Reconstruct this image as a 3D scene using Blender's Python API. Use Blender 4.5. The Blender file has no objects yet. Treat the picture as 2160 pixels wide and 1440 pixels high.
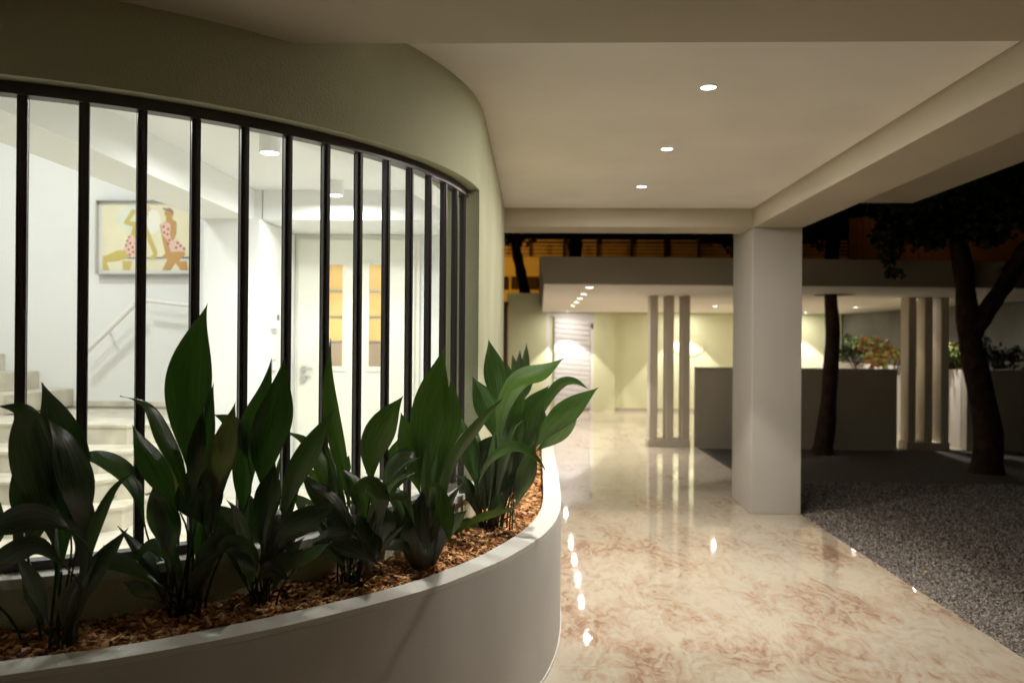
import bpy, bmesh, math, random
import numpy as np
from mathutils import Vector, Matrix
from mathutils.geometry import tessellate_polygon
random.seed(7); np.random.seed(7)
C = bpy.context.scene.collection
SC = bpy.context.scene
R = math.radians

# ------------------------------------------------------------------ camera
H = 1.45; F = 1680.0
Yd = Vector((51, -5, 1680)).normalized()
Zd = Vector((.0075, 1, .00275)); Zd = (Zd - Yd*Zd.dot(Yd)).normalized()
Xd = -(Yd.cross(Zd))
if Xd.x < 0: Xd = -Xd
cam_d = bpy.data.cameras.new('camera'); cam = bpy.data.objects.new('camera', cam_d); C.objects.link(cam)
cam_d.sensor_width = 36; cam_d.lens = 28; cam_d.clip_start = .05; cam_d.clip_end = 400
cam.matrix_world = Matrix(((Xd.x, Xd.y, -Xd.z, 0), (Yd.x, Yd.y, -Yd.z, 0), (Zd.x, Zd.y, -Zd.z, H), (0, 0, 0, 1)))
cam_d.dof.use_dof = True; cam_d.dof.focus_distance = 2.9; cam_d.dof.aperture_fstop = 2.4
SC.camera = cam
def ray(x, y):
    c = Vector(((x-1080)/F, (720-y)/F, 1)); return Vector((Xd.dot(c), Yd.dot(c), Zd.dot(c)))
def PD(x, y, D): r = ray(x, y); return r*(D/r.y) + Vector((0, 0, H))
def PZ(x, y, z): r = ray(x, y); return r*((z-H)/r.z) + Vector((0, 0, H))

# ------------------------------------------------------------------ world / view
W = bpy.data.worlds.new('World'); SC.world = W; W.use_nodes = True
nt = W.node_tree; bg = nt.nodes['Background']
sky = nt.nodes.new('ShaderNodeTexSky'); sky.sky_type = 'NISHITA'; sky.sun_disc = False
sky.sun_elevation = R(-4); sky.sun_rotation = R(200)
nt.links.new(sky.outputs[0], bg.inputs[0]); bg.inputs[1].default_value = 0.02
SC.view_settings.view_transform = 'Standard'; SC.view_settings.look = 'None'
SC.view_settings.exposure = 0; SC.view_settings.gamma = 1
SC.cycles.max_bounces = 12; SC.cycles.diffuse_bounces = 6; SC.cycles.glossy_bounces = 4
SC.cycles.transparent_max_bounces = 16; SC.cycles.sample_clamp_indirect = 4
SC.cycles.caustics_reflective = False; SC.cycles.caustics_refractive = False
try:
    SC.cycles.use_denoising = True; SC.cycles.denoiser = 'OPENIMAGEDENOISE'
except Exception: pass

# ------------------------------------------------------------------ light table
P_WALK, P_CAN, P_ROOM, P_ORANGE = 98, 150, 42, 430
WARM = (1.0, .94, .865); ROOMC = (.985, 1.0, .985)
def spot(name, loc, power, ang=82, blend=.3, col=WARM, rad=.04, aim=(0, 0, -1)):
    l = bpy.data.lights.new(name, 'SPOT'); l.energy = power; l.spot_size = R(ang); l.spot_blend = blend
    l.color = col; l.shadow_soft_size = rad
    o = bpy.data.objects.new(name, l); C.objects.link(o); o.location = loc
    o.rotation_euler = Vector(aim).to_track_quat('-Z', 'Y').to_euler(); return o

P_SPILL = 20
def spill(name, loc, power, col=WARM, size=.045):   # wide soft part of a downlight's own beam; also fixtureless room fill
    l = bpy.data.lights.new(name, 'AREA'); l.shape = 'DISK'; l.size = size; l.energy = power; l.color = col
    o = bpy.data.objects.new(name, l); C.objects.link(o); o.location = loc; return o

# ------------------------------------------------------------------ materials
def mat(name, col, rough=.7, bump=0, bscale=60, var=0, vscale=3, spec=.4, metal=0, bdist=.004):
    m = bpy.data.materials.new(name); m.use_nodes = True; n = m.node_tree.nodes; L = m.node_tree.links
    b = n['Principled BSDF']; b.inputs['Base Color'].default_value = (*col, 1); b.inputs['Roughness'].default_value = rough
    b.inputs['Specular IOR Level'].default_value = spec; b.inputs['Metallic'].default_value = metal
    tc = n.new('ShaderNodeTexCoord')
    if var:
        t = n.new('ShaderNodeTexNoise'); t.inputs['Scale'].default_value = vscale; t.inputs['Detail'].default_value = 6
        L.new(tc.outputs['Object'], t.inputs['Vector'])
        r = n.new('ShaderNodeValToRGB'); r.color_ramp.elements[0].position = .3; r.color_ramp.elements[1].position = .72
        r.color_ramp.elements[0].color = (*[c*(1-var) for c in col], 1); r.color_ramp.elements[1].color = (*[min(1, c*(1+var)) for c in col], 1)
        L.new(t.outputs['Fac'], r.inputs[0]); L.new(r.outputs[0], b.inputs['Base Color'])
    if bump:
        t = n.new('ShaderNodeTexNoise'); t.inputs['Scale'].default_value = bscale; t.inputs['Detail'].default_value = 4
        L.new(tc.outputs['Object'], t.inputs['Vector'])
        q = n.new('ShaderNodeBump'); q.inputs['Strength'].default_value = bump; q.inputs['Distance'].default_value = bdist
        L.new(t.outputs['Fac'], q.inputs['Height']); L.new(q.outputs[0], b.inputs['Normal'])
    return m
def emit(name, col, s):
    m = bpy.data.materials.new(name); m.use_nodes = True; n = m.node_tree.nodes
    b = n['Principled BSDF']; b.inputs['Base Color'].default_value = (*col, 1)
    b.inputs['Emission Color'].default_value = (*col, 1); b.inputs['Emission Strength'].default_value = s; return m
M = {}
M['plaster'] = mat('olive_cream_plaster', (.52, .53, .36), .85, 1, 120, .08, 2.5, .25)
M['column'] = mat('pale_render', (.51, .485, .44), .85, .5, 110, .04, 2, .25)
M['ceiling'] = mat('ceiling_paint', (.86, .835, .80), .9, .2, 30, .05, 1.6, .2)
M['planter'] = mat('planter_render', (.57, .565, .535), .85, .22, 160, .05, 3, .25)
M['rim'] = mat('rim_render', (.64, .63, .575), .8, .3, 130, .05, 4, .25)
M['canopy'] = mat('canopy_render', (.42, .37, .28), .85, .3, 60, .06, 1, .2)
M['soffit'] = mat('soffit_paint', (.78, .74, .67), .9, .1, 40, .03, 1, .2)
M['backwall'] = mat('green_cream_wall', (.66, .67, .44), .85, .3, 60, .05, 1, .2)
M['lowwall'] = mat('garden_wall_render', (.38, .35, .28), .85, .3, 60, .06, 1.5, .2)
M['darkwall'] = mat('grey_concrete', (.17, .165, .14), .9, .5, 12, .25, 1.6, .2)
M['frame'] = mat('dark_brown_metal', (.065, .052, .050), .42, .1, 300, 0, 1, .5)
M['inner'] = mat('interior_paint', (.81, .815, .80), .85, 0, 1, .015, 1, .2)
M['innerceil'] = mat('interior_ceiling', (.83, .83, .815), .9, 0, 1, 0, 1, .2)
M['doorw'] = mat('door_lacquer', (.82, .81, .72), .45, 0, 1, 0, 1, .4)
M['steel'] = mat('brushed_steel', (.62, .61, .58), .28, 0, 1, 0, 1, .5, 1)
M['rail'] = mat('pale_handrail', (.78, .77, .75), .3, 0, 1, 0, 1, .5)
M['beam'] = mat('beige_render', (.50, .45, .355), .85, .4, 90, .05, 1.5, .2)
M['amber'] = mat('backlit_amber_glass', (.78, .52, .20), .25, 0, 1, .12, 3, .5)  # orange outdoor light through the translucent door glass, put into its colour
M['ambergrey'] = mat('backlit_amber_glass_low', (.42, .32, .22), .25, 0, 1, .12, 3, .5)
M['white'] = mat('white_plastic', (.85, .85, .83), .4)
M['grey'] = mat('grey_plastic', (.16, .16, .16), .4)
M['stone'] = mat('travertine', (.60, .56, .46), .4, .1, 30, .22, 5, .4)
M['soil'] = mat('dark_soil', (.030, .018, .012), .95, .8, 40, .3, 10, .2)
M['gate'] = mat('gate_metal', (.70, .68, .68), .5, 0, 1, .04, 2, .4)
M['trunk'] = mat('tree_bark', (.045, .026, .018), .95, 1, 26, .4, 9, .2, 0, .02)
M['crown'] = mat('dark_foliage', (.030, .042, .016), .6, 0, 1, .5, 8, .3)
M['ochre'] = mat('ochre_facade', (.62, .47, .22), .85, .2, 20, .12, .6, .2)
M['ochrerail'] = mat('painted_rail', (.60, .40, .18), .7, 0, 1, .2, 2)
M['black'] = mat('black_metal', (.015, .014, .014), .5)
M['darkglass'] = mat('dark_glass', (.06, .035, .015), .12, 0, 1, 0, 1, .5)
M['board'] = mat('brown_boards', (.30, .18, .10), .8, .3, 20, .2, 1.2)
M['greenbush'] = mat('shrub_green', (.07, .11, .03), .6, 0, 1, .5, 9, .3)
M['redbush'] = mat('shrub_red', (.42, .14, .05), .6, 0, 1, .4, 9, .3)
M['limebush'] = mat('shrub_lime', (.26, .30, .08), .6, 0, 1, .4, 9, .3)
M['lampwhite'] = mat('lamp_ring', (.8, .8, .78), .4)
M['glow'] = emit('lamp_glow', (1, .97, .90), 13)
M['glowroom'] = emit('room_lamp_glow', (1, .98, .92), 14)
M['yellowleaf'] = mat('yellow_leaf', (.55, .34, .06), .6)

def floor_mat():
    m = bpy.data.materials.new('polished_marble'); m.use_nodes = True; n = m.node_tree.nodes; L = m.node_tree.links
    b = n['Principled BSDF']; tc = n.new('ShaderNodeTexCoord')
    mp = n.new('ShaderNodeMapping'); mp.inputs['Rotation'].default_value = (0, 0, R(-32)); mp.inputs['Scale'].default_value = (1.75, .85, 1)
    L.new(tc.outputs['Object'], mp.inputs['Vector'])
    w = n.new('ShaderNodeTexNoise'); w.inputs['Scale'].default_value = 2.3; w.inputs['Detail'].default_value = 3
    L.new(mp.outputs[0], w.inputs['Vector'])
    sub = n.new('ShaderNodeVectorMath'); sub.operation = 'SUBTRACT'; sub.inputs[1].default_value = (.5, .5, .5); L.new(w.outputs['Color'], sub.inputs[0])
    sc = n.new('ShaderNodeVectorMath'); sc.operation = 'SCALE'; sc.inputs['Scale'].default_value = 1.15; L.new(sub.outputs[0], sc.inputs[0])
    ad = n.new('ShaderNodeVectorMath'); ad.operation = 'ADD'; L.new(mp.outputs[0], ad.inputs[0]); L.new(sc.outputs[0], ad.inputs[1])
    t = n.new('ShaderNodeTexNoise'); t.inputs['Scale'].default_value = 8.5; t.inputs['Detail'].default_value = 3.5; t.inputs['Roughness'].default_value = .5
    t.inputs['Distortion'].default_value = .5
    L.new(ad.outputs[0], t.inputs['Vector'])
    k = n.new('ShaderNodeTexNoise'); k.inputs['Scale'].default_value = 1.5; k.inputs['Detail'].default_value = 2; L.new(mp.outputs[0], k.inputs['Vector'])
    mx = n.new('ShaderNodeMath'); mx.operation = 'MULTIPLY_ADD'; mx.inputs[1].default_value = .95; L.new(k.outputs['Fac'], mx.inputs[0]); L.new(t.outputs['Fac'], mx.inputs[2])
    r = n.new('ShaderNodeValToRGB'); e = r.color_ramp.elements
    e[0].position = .69; e[0].color = (.47, .40, .305, 1); e[1].position = .89; e[1].color = (.30, .19, .125, 1)
    q = e.new(.765); q.color = (.44, .335, .245, 1); q = e.new(.58); q.color = (.51, .45, .355, 1)
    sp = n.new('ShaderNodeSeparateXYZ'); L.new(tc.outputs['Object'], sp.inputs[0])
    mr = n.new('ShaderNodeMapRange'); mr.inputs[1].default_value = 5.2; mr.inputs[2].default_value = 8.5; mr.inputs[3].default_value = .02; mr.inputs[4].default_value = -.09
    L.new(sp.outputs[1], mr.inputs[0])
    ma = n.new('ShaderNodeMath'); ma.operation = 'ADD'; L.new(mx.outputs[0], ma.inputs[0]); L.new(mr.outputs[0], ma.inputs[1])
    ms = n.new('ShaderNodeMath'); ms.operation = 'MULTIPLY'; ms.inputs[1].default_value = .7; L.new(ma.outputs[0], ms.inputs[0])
    L.new(ms.outputs[0], r.inputs[0])
    # tile joints
    def line(out, off, per, wd):
        a = n.new('ShaderNodeMath'); a.operation = 'SUBTRACT'; a.inputs[1].default_value = off; L.new(sp.outputs[out], a.inputs[0])
        p = n.new('ShaderNodeMath'); p.operation = 'PINGPONG'; p.inputs[1].default_value = per/2; L.new(a.outputs[0], p.inputs[0])
        c = n.new('ShaderNodeMath'); c.operation = 'LESS_THAN'; c.inputs[1].default_value = wd; L.new(p.outputs[0], c.inputs[0]); return c
    lx = line(0, 1.14, 1.2, .0016); ly = line(1, 4.80, 1.2, .0022)
    mm = n.new('ShaderNodeMath'); mm.operation = 'MAXIMUM'; L.new(lx.outputs[0], mm.inputs[0]); L.new(ly.outputs[0], mm.inputs[1])
    mix = n.new('ShaderNodeMix'); mix.data_type = 'RGBA'; mix.inputs[7].default_value = (.36, .29, .2, 1)
    fm = n.new('ShaderNodeMath'); fm.operation = 'MULTIPLY'; fm.inputs[1].default_value = .6; L.new(mm.outputs[0], fm.inputs[0])
    L.new(fm.outputs[0], mix.inputs[0]); L.new(r.outputs[0], mix.inputs[6]); L.new(mix.outputs[2], b.inputs['Base Color'])
    b.inputs['Roughness'].default_value = .032; b.inputs['IOR'].default_value = 1.5
    nb = n.new('ShaderNodeTexNoise'); nb.inputs['Scale'].default_value = 9; nb.inputs['Detail'].default_value = 3; L.new(tc.outputs['Object'], nb.inputs['Vector'])
    bu = n.new('ShaderNodeBump'); bu.inputs['Strength'].default_value = .05; bu.inputs['Distance'].default_value = .01
    L.new(nb.outputs['Fac'], bu.inputs['Height']); L.new(bu.outputs[0], b.inputs['Normal'])
    return m
M['floor'] = floor_mat()
def gravel_mat():
    m = bpy.data.materials.new('gravel'); m.use_nodes = True; n = m.node_tree.nodes; L = m.node_tree.links
    b = n['Principled BSDF']; tc = n.new('ShaderNodeTexCoord')
    v = n.new('ShaderNodeTexVoronoi'); v.inputs['Scale'].default_value = 75; L.new(tc.outputs['Object'], v.inputs['Vector'])
    r = n.new('ShaderNodeValToRGB'); r.color_ramp.elements[0].color = (.035, .03, .026, 1); r.color_ramp.elements[1].color = (.14, .12, .105, 1)
    L.new(v.outputs['Color'], r.inputs[0]); L.new(r.outputs[0], b.inputs['Base Color'])
    bu = n.new('ShaderNodeBump'); bu.inputs['Strength'].default_value = 1; bu.inputs['Distance'].default_value = .02; bu.invert = True
    L.new(v.outputs['Distance'], bu.inputs['Height']); L.new(bu.outputs[0], b.inputs['Normal']); b.inputs['Roughness'].default_value = .9
    return m
M['gravel'] = gravel_mat()
def island_mat(name, cols, rough=.85):
    m = bpy.data.materials.new(name); m.use_nodes = True; n = m.node_tree.nodes; L = m.node_tree.links
    b = n['Principled BSDF']; g = n.new('ShaderNodeNewGeometry'); r = n.new('ShaderNodeValToRGB')
    e = r.color_ramp.elements; e[0].color = (*cols[0], 1); e[1].color = (*cols[-1], 1)
    for i, c in enumerate(cols[1:-1]): q = e.new((i+1)/(len(cols)-1)); q.color = (*c, 1)
    L.new(g.outputs['Random Per Island'], r.inputs[0]); L.new(r.outputs[0], b.inputs['Base Color']); b.inputs['Roughness'].default_value = rough
    b.inputs['Specular IOR Level'].default_value = .3
    return m
M['stones'] = island_mat('pebbles', [(.05, .042, .036), (.15, .127, .11), (.22, .19, .163), (.38, .345, .305)])
M['chips'] = island_mat('bark_chips', [(.06, .02, .01), (.36, .14, .045), (.62, .31, .12), (.78, .50, .24), (.14, .045, .02)])
def leaf_mat(name, c1, c2, trans):
    m = bpy.data.materials.new(name); m.use_nodes = True; n = m.node_tree.nodes; L = m.node_tree.links
    b = n['Principled BSDF']; out = n['Material Output']
    uv = n.new('ShaderNodeUVMap'); sp = n.new('ShaderNodeSeparateXYZ'); L.new(uv.outputs[0], sp.inputs[0])
    cb = n.new('ShaderNodeCombineXYZ'); L.new(sp.outputs[0], cb.inputs[0])
    my = n.new('ShaderNodeMath'); my.operation = 'MULTIPLY'; my.inputs[1].default_value = .06; L.new(sp.outputs[1], my.inputs[0]); L.new(my.outputs[0], cb.inputs[1])
    oi = n.new('ShaderNodeObjectInfo'); L.new(oi.outputs['Random'], cb.inputs[2])
    t = n.new('ShaderNodeTexNoise'); t.inputs['Scale'].default_value = 22; t.inputs['Detail'].default_value = 3; L.new(cb.outputs[0], t.inputs['Vector'])
    r = n.new('ShaderNodeValToRGB'); r.color_ramp.elements[0].position = .35; r.color_ramp.elements[1].position = .65
    r.color_ramp.elements[0].color = (*c1, 1); r.color_ramp.elements[1].color = (*c2, 1); L.new(t.outputs['Fac'], r.inputs[0])
    tip = n.new('ShaderNodeMath'); tip.operation = 'MULTIPLY_ADD'; tip.inputs[1].default_value = .5; L.new(t.outputs['Fac'], tip.inputs[0]); L.new(sp.outputs[1], tip.inputs[2])
    tr_ = n.new('ShaderNodeMapRange'); tr_.inputs[1].default_value = 3.08; tr_.inputs[2].default_value = 3.2; L.new(tip.outputs[0], tr_.inputs[0])
    tm = n.new('ShaderNodeMix'); tm.data_type = 'RGBA'; tm.inputs[7].default_value = (.12, .075, .03, 1); L.new(tr_.outputs[0], tm.inputs[0]); L.new(r.outputs[0], tm.inputs[6])
    L.new(tm.outputs[2], b.inputs['Base Color']); b.inputs['Coat Weight'].default_value = .8; b.inputs['Coat Roughness'].default_value = .24; b.inputs['Roughness'].default_value = .30; b.inputs['Specular IOR Level'].default_value = .8
    bu = n.new('ShaderNodeBump'); bu.inputs['Strength'].default_value = .8; bu.inputs['Distance'].default_value = .004
    L.new(t.outputs['Fac'], bu.inputs['Height']); L.new(bu.outputs[0], b.inputs['Normal'])
    tr = n.new('ShaderNodeBsdfTranslucent'); tr.inputs[0].default_value = (c2[0]*1.6, c2[1]*2.2, c2[2]*.7, 1)
    ms = n.new('ShaderNodeMixShader'); ms.inputs[0].default_value = trans
    L.new(b.outputs[0], ms.inputs[1]); L.new(tr.outputs[0], ms.inputs[2]); L.new(ms.outputs[0], out.inputs[0])
    return m
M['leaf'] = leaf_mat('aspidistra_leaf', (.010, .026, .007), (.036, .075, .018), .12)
M['leafm'] = leaf_mat('aspidistra_leaf_mid', (.020, .045, .012), (.070, .115, .035), .14)  # lamp-lit clumps D and E: extra brightness put into the leaf colour
M['leaflit'] = leaf_mat('aspidistra_leaf_lit', (.020, .050, .015), (.085, .155, .055), .15)  # clump F near the lamps: its stronger light put into a lighter green
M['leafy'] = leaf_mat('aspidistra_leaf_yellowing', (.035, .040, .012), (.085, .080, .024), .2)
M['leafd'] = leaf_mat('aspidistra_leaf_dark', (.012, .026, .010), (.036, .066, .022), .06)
M['stalk'] = mat('leaf_stalk', (.03, .045, .015), .5)
def glass_mat():
    m = bpy.data.materials.new('window_glass'); m.use_nodes = True; n = m.node_tree.nodes; L = m.node_tree.links
    out = n['Material Output']; n.remove(n['Principled BSDF'])
    t = n.new('ShaderNodeBsdfTransparent'); t.inputs[0].default_value = (.95, .97, .95, 1)
    g = n.new('ShaderNodeBsdfGlossy'); g.inputs['Roughness'].default_value = .01
    f = n.new('ShaderNodeFresnel'); ge = n.new('ShaderNodeNewGeometry')   # a thin pane reflects alike from both sides
    mr = n.new('ShaderNodeMapRange'); mr.inputs[3].default_value = 1.45; mr.inputs[4].default_value = 1/1.45
    L.new(ge.outputs['Backfacing'], mr.inputs[0]); L.new(mr.outputs[0], f.inputs[0])
    ms = n.new('ShaderNodeMixShader'); L.new(f.outputs[0], ms.inputs[0]); L.new(t.outputs[0], ms.inputs[1]); L.new(g.outputs[0], ms.inputs[2])
    L.new(ms.outputs[0], out.inputs[0]); return m
M['glass'] = glass_mat()

# ------------------------------------------------------------------ mesh helpers
class MB:
    def __init__(s): s.v = []; s.f = []; s.mi = []; s.sm = []
    def add(s, vs, fs, mi=0, smooth=False):
        o = len(s.v); s.v += [tuple(v) for v in vs]; s.f += [tuple(i+o for i in f) for f in fs]
        s.mi += [mi]*len(fs); s.sm += [smooth]*len(fs); return s
    def box(s, x0, x1, y0, y1, z0, z1, mi=0):
        vs = [(x, y, z) for z in (z0, z1) for y in (y0, y1) for x in (x0, x1)]
        return s.add(vs, [(0, 2, 3, 1), (4, 5, 7, 6), (0, 1, 5, 4), (2, 6, 7, 3), (0, 4, 6, 2), (1, 3, 7, 5)], mi)
    def obox(s, c, ax, ay, az, mi=0):   # oriented box from centre and three half-vectors
        c = Vector(c); vs = [c + ax*i + ay*j + az*k for k in (-1, 1) for j in (-1, 1) for i in (-1, 1)]
        return s.add(vs, [(0, 2, 3, 1), (4, 5, 7, 6), (0, 1, 5, 4), (2, 6, 7, 3), (0, 4, 6, 2), (1, 3, 7, 5)], mi)
    def prism(s, poly, z0, z1, holes=(), mi=0, top=None, smooth=False):
        loops = [list(poly)] + [list(h) for h in holes]; flat = [p for l in loops for p in l]; n = len(flat)
        tp = top if top else flat
        s_v = [(p[0], p[1], z0) for p in flat] + [(p[0], p[1], z1) for p in tp]
        fs = []
        if holes or True:
            tris = tessellate_polygon([[Vector((p[0], p[1], 0)) for p in l] for l in loops])
            fs += [tuple(t) for t in tris] + [tuple(i+n for i in reversed(t)) for t in tris]
        s.add(s_v, fs, mi)
        b = 0; sf = []
        for l in loops:
            k = len(l); sf += [(b+i, b+(i+1) % k, b+(i+1) % k+n, b+i+n) for i in range(k)]; b += k
        o = len(s.v)-2*n
        s.f += [tuple(i+o for i in f) for f in sf]; s.mi += [mi]*len(sf); s.sm += [smooth]*len(sf); return s
    def strip(s, A, B, z0, z1, mi=0, closed=False, smooth=True, mb=None):   # wall between two plan polylines A (outer) and B (inner)
        n = len(A); vs = []
        for a, b in zip(A, B): vs += [(a[0], a[1], z0), (a[0], a[1], z1), (b[0], b[1], z1), (b[0], b[1], z0)]
        o = len(s.v); s.v += vs
        for i in range(n-1):
            p = o+4*i; q = p+4
            for (u, w, sm) in ((0, 1, smooth), (1, 2, False), (2, 3, smooth), (3, 0, False)):
                s.f.append((p+u, q+u, q+w, p+w)); s.mi.append(mb if (mb is not None and u == 2) else mi); s.sm.append(sm)
        s.f += [(o, o+1, o+2, o+3), (o+4*n-1, o+4*n-2, o+4*n-3, o+4*n-4)]; s.mi += [mi]*2; s.sm += [False]*2; return s
    def tube(s, pts, rad, n=8, mi=0, caps=True):
        pts = [Vector(p) for p in pts]; o = len(s.v); up = Vector((.13, .31, .94))
        rads = rad if hasattr(rad, '__len__') else [rad]*len(pts)
        for i, p in enumerate(pts):
            t = (pts[min(i+1, len(pts)-1)] - pts[max(i-1, 0)]).normalized()
            a = t.cross(up)
            if a.length < .1: a = t.cross(Vector((1, 0, 0)))
            a.normalize(); b = t.cross(a)
            for k in range(n):
                th = 2*math.pi*k/n; s.v.append(tuple(p + (a*math.cos(th)+b*math.sin(th))*rads[i]))
        for i in range(len(pts)-1):
            for k in range(n):
                s.f.append((o+i*n+k, o+i*n+(k+1) % n, o+(i+1)*n+(k+1) % n, o+(i+1)*n+k)); s.mi.append(mi); s.sm.append(True)
        if caps:
            s.f += [tuple(o+k for k in reversed(range(n))), tuple(o+(len(pts)-1)*n+k for k in range(n))]; s.mi += [mi]*2; s.sm += [False]*2
        return s
    def disc(s, c, r, z, n=32, mi=0):
        return s.add([(c[0]+r*math.cos(2*math.pi*k/n), c[1]+r*math.sin(2*math.pi*k/n), z) for k in range(n)], [tuple(reversed(range(n)))], mi)
    def ring(s, c, r0, r1, z0, z1, n=32, mi=0):
        A = [(c[0]+r1*math.cos(2*math.pi*k/n), c[1]+r1*math.sin(2*math.pi*k/n)) for k in range(n+1)]
        B = [(c[0]+r0*math.cos(2*math.pi*k/n), c[1]+r0*math.sin(2*math.pi*k/n)) for k in range(n+1)]
        return s.strip(A, B, z0, z1, mi)
    def build(s, name, mats, parent=None, bevel=0, fix=True):
        me = bpy.data.meshes.new(name); me.from_pydata(s.v, [], s.f); me.update()
        if any(s.sm) and fix: me.set_sharp_from_angle(angle=R(40))
        if not isinstance(mats, (list, tuple)): mats = [mats]
        for m in mats: me.materials.append(m)
        me.polygons.foreach_set('material_index', s.mi); me.polygons.foreach_set('use_smooth', s.sm)
        if fix:
            bm = bmesh.new(); bm.from_mesh(me); bmesh.ops.recalc_face_normals(bm, faces=bm.faces); bm.to_mesh(me); bm.free()
        o = bpy.data.objects.new(name, me); C.objects.link(o)
        if parent is not None:
            o.parent = parent; o.matrix_parent_inverse = parent.matrix_world.inverted() if parent.type != 'EMPTY' else Matrix.Translation(-Vector(parent.location)) 
        if bevel:
            b = o.modifiers.new('bevel', 'BEVEL'); b.width = bevel; b.segments = 2; b.limit_method = 'ANGLE'; b.angle_limit = R(50)
        return o
def tag(o, label=None, cat=None, group=None, kind=None):
    if label: o['label'] = label
    if cat: o['category'] = cat
    if group: o['group'] = group
    if kind: o['kind'] = kind
    return o
def empty(name, loc, label, cat, group=None):
    o = bpy.data.objects.new(name, None); C.objects.link(o); o.location = loc; o.empty_display_size = .1
    return tag(o, label, cat, group)
def copy_thing(root, loc, label):
    def rec(o, par):
        c = o.copy(); C.objects.link(c)
        if par is not None:
            c.parent = par; c.matrix_parent_inverse = o.matrix_parent_inverse.copy()
        for ch in [q for q in bpy.data.objects if q.parent == o]: rec(ch, c)
        return c
    r = rec(root, None); r.location = loc; r['label'] = label; return r
def catmull(pts, n):
    pts = [Vector(p) for p in pts]; P = [2*pts[0]-pts[1]] + pts + [2*pts[-1]-pts[-2]]; out = []
    m = len(pts)-1
    for i in range(n):
        u = i/(n-1)*m; k = min(int(u), m-1); t = u-k; a, b, c, d = P[k:k+4]
        out.append(.5*((2*b)+(c-a)*t+(2*a-5*b+4*c-d)*t*t+(3*b-a-3*c+d)*t**3))
    return out

# ------------------------------------------------------------------ ground, paving, gravel
CX, CY, RW, RO = -2.307, 4.091, 1.955, 2.03
def arc(r, a0, a1, n): return [(CX+r*math.cos(R(a0+(a1-a0)*i/(n-1))), CY+r*math.sin(R(a0+(a1-a0)*i/(n-1)))) for i in range(n)]
FX = 2.285
tag(MB().box(-80, 80, -30, 120, -.3, -.05).build('ground', M['gravel']), kind='structure')
tag(MB().prism([(-9, -6), (FX, -6), (FX, 11.42), (6.08, 11.42), (6.08, 17.6), (-9, 17.6)], -.12, 0).build('paved_floor', M['floor']), kind='structure')
tag(MB().prism([(FX+.004, -6), (14, -6), (14, 11.38), (FX+.004, 11.38)], -.05, -.012).build('gravel_bed', M['gravel']), kind='structure')

def scatter_mesh(name, mtl, V, T):
    nv = V.shape[0]*V.shape[1]; k = T.shape[0]; n = V.shape[0]
    me = bpy.data.meshes.new(name); me.vertices.add(nv); me.vertices.foreach_set('co', V.reshape(-1).astype(np.float32))
    L = T.shape[1]; idx = (T[None] + (np.arange(n)*V.shape[1])[:, None, None]).reshape(-1)
    me.loops.add(len(idx)); me.loops.foreach_set('vertex_index', idx.astype(np.int32))
    me.polygons.add(n*k); me.polygons.foreach_set('loop_start', np.arange(0, len(idx), L, dtype=np.int32))
    me.materials.append(mtl); me.update(calc_edges=True); me.validate()
    o = bpy.data.objects.new(name, me); C.objects.link(o); return o
def rotmats(n):
    q = np.random.randn(n, 4); q /= np.linalg.norm(q, axis=1)[:, None]; w, x, y, z = q.T
    return np.stack([1-2*(y*y+z*z), 2*(x*y-z*w), 2*(x*z+y*w), 2*(x*y+z*w), 1-2*(x*x+z*z), 2*(y*z-x*w), 2*(x*z-y*w), 2*(y*z+x*w), 1-2*(x*x+y*y)], 1).reshape(n, 3, 3)
OCT = np.array([(1, 0, 0), (-1, 0, 0), (0, 1, 0), (0, -1, 0), (0, 0, 1), (0, 0, -1)], float)
OCTF = np.array([(0, 2, 4), (2, 1, 4), (1, 3, 4), (3, 0, 4), (2, 0, 5), (1, 2, 5), (3, 1, 5), (0, 3, 5)])
N = 95000
gy = 2.4 + 6.2*np.random.rand(N)**1.15; gx = FX + .004 + (np.random.rand(N)**1.25)*(gy*.66-FX+.2).clip(.5, 4)
sz = .0045+.0055*np.random.rand(N)
V = OCT[None]*(1+.35*np.random.randn(N, 6, 1)*.5)*sz[:, None, None]*np.array([1.15, 1, .8])
V = np.einsum('nij,nkj->nki', rotmats(N), V); V += np.stack([gx, gy, -.012+sz*.75+.004*np.random.rand(N)], 1)[:, None]
tag(scatter_mesh('gravel', M['stones'], V, OCTF), 'loose grey pebble gravel beside the polished paving', 'gravel', kind='stuff')

# ------------------------------------------------------------------ main building (walls, ceiling, beams, column)
bld = empty('building', (0, 5, 0), 'olive-cream house with curved glazed bay, covered walkway and square column', 'building')
A0, A1 = -112, -5.0
w = MB()
XS = CX+RO
# fascia above opening, dado below sill, right jamb with straight wall, left pier
w.strip(arc(RO, A0, A1, 90), arc(RW-.12, A0, A1, 90), 2.205, 2.70, mb=1)
w.strip(arc(RO, A0, A1, 90), arc(RW-.12, A0, A1, 90), 0, .74, mb=1)
right_o = arc(RO, A1, 0, 6) + [(XS, 5.0), (XS-.006, 6.9)]; right_i = arc(RW-.12, A1, 0, 6) + [(XS-.2, 5.0), (XS-.2, 6.9)]
w.strip(right_o, right_i, 0, 2.70, mb=1)
w.strip(arc(RO, -150, A0, 30), arc(RW-.12, -150, A0, 30), 0, 2.70, mb=1)
w.build('curved_wall', [M['plaster'], M['inner']], bld)
s = MB(); s.strip(arc(RO+.02, A0, A1, 90), arc(RW-.14, A0, A1, 90), .742, .772)
s.build('window_sill', M['rim'], bld, .003)
out_poly = [(-6.6, -4), (1.858, -4), (1.858, 6.93), (XS-.08, 6.93), (XS-.08, CY)] + arc(RO-.08, 0, -150, 60) + [(-6.6, CY-1.0)]
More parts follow.
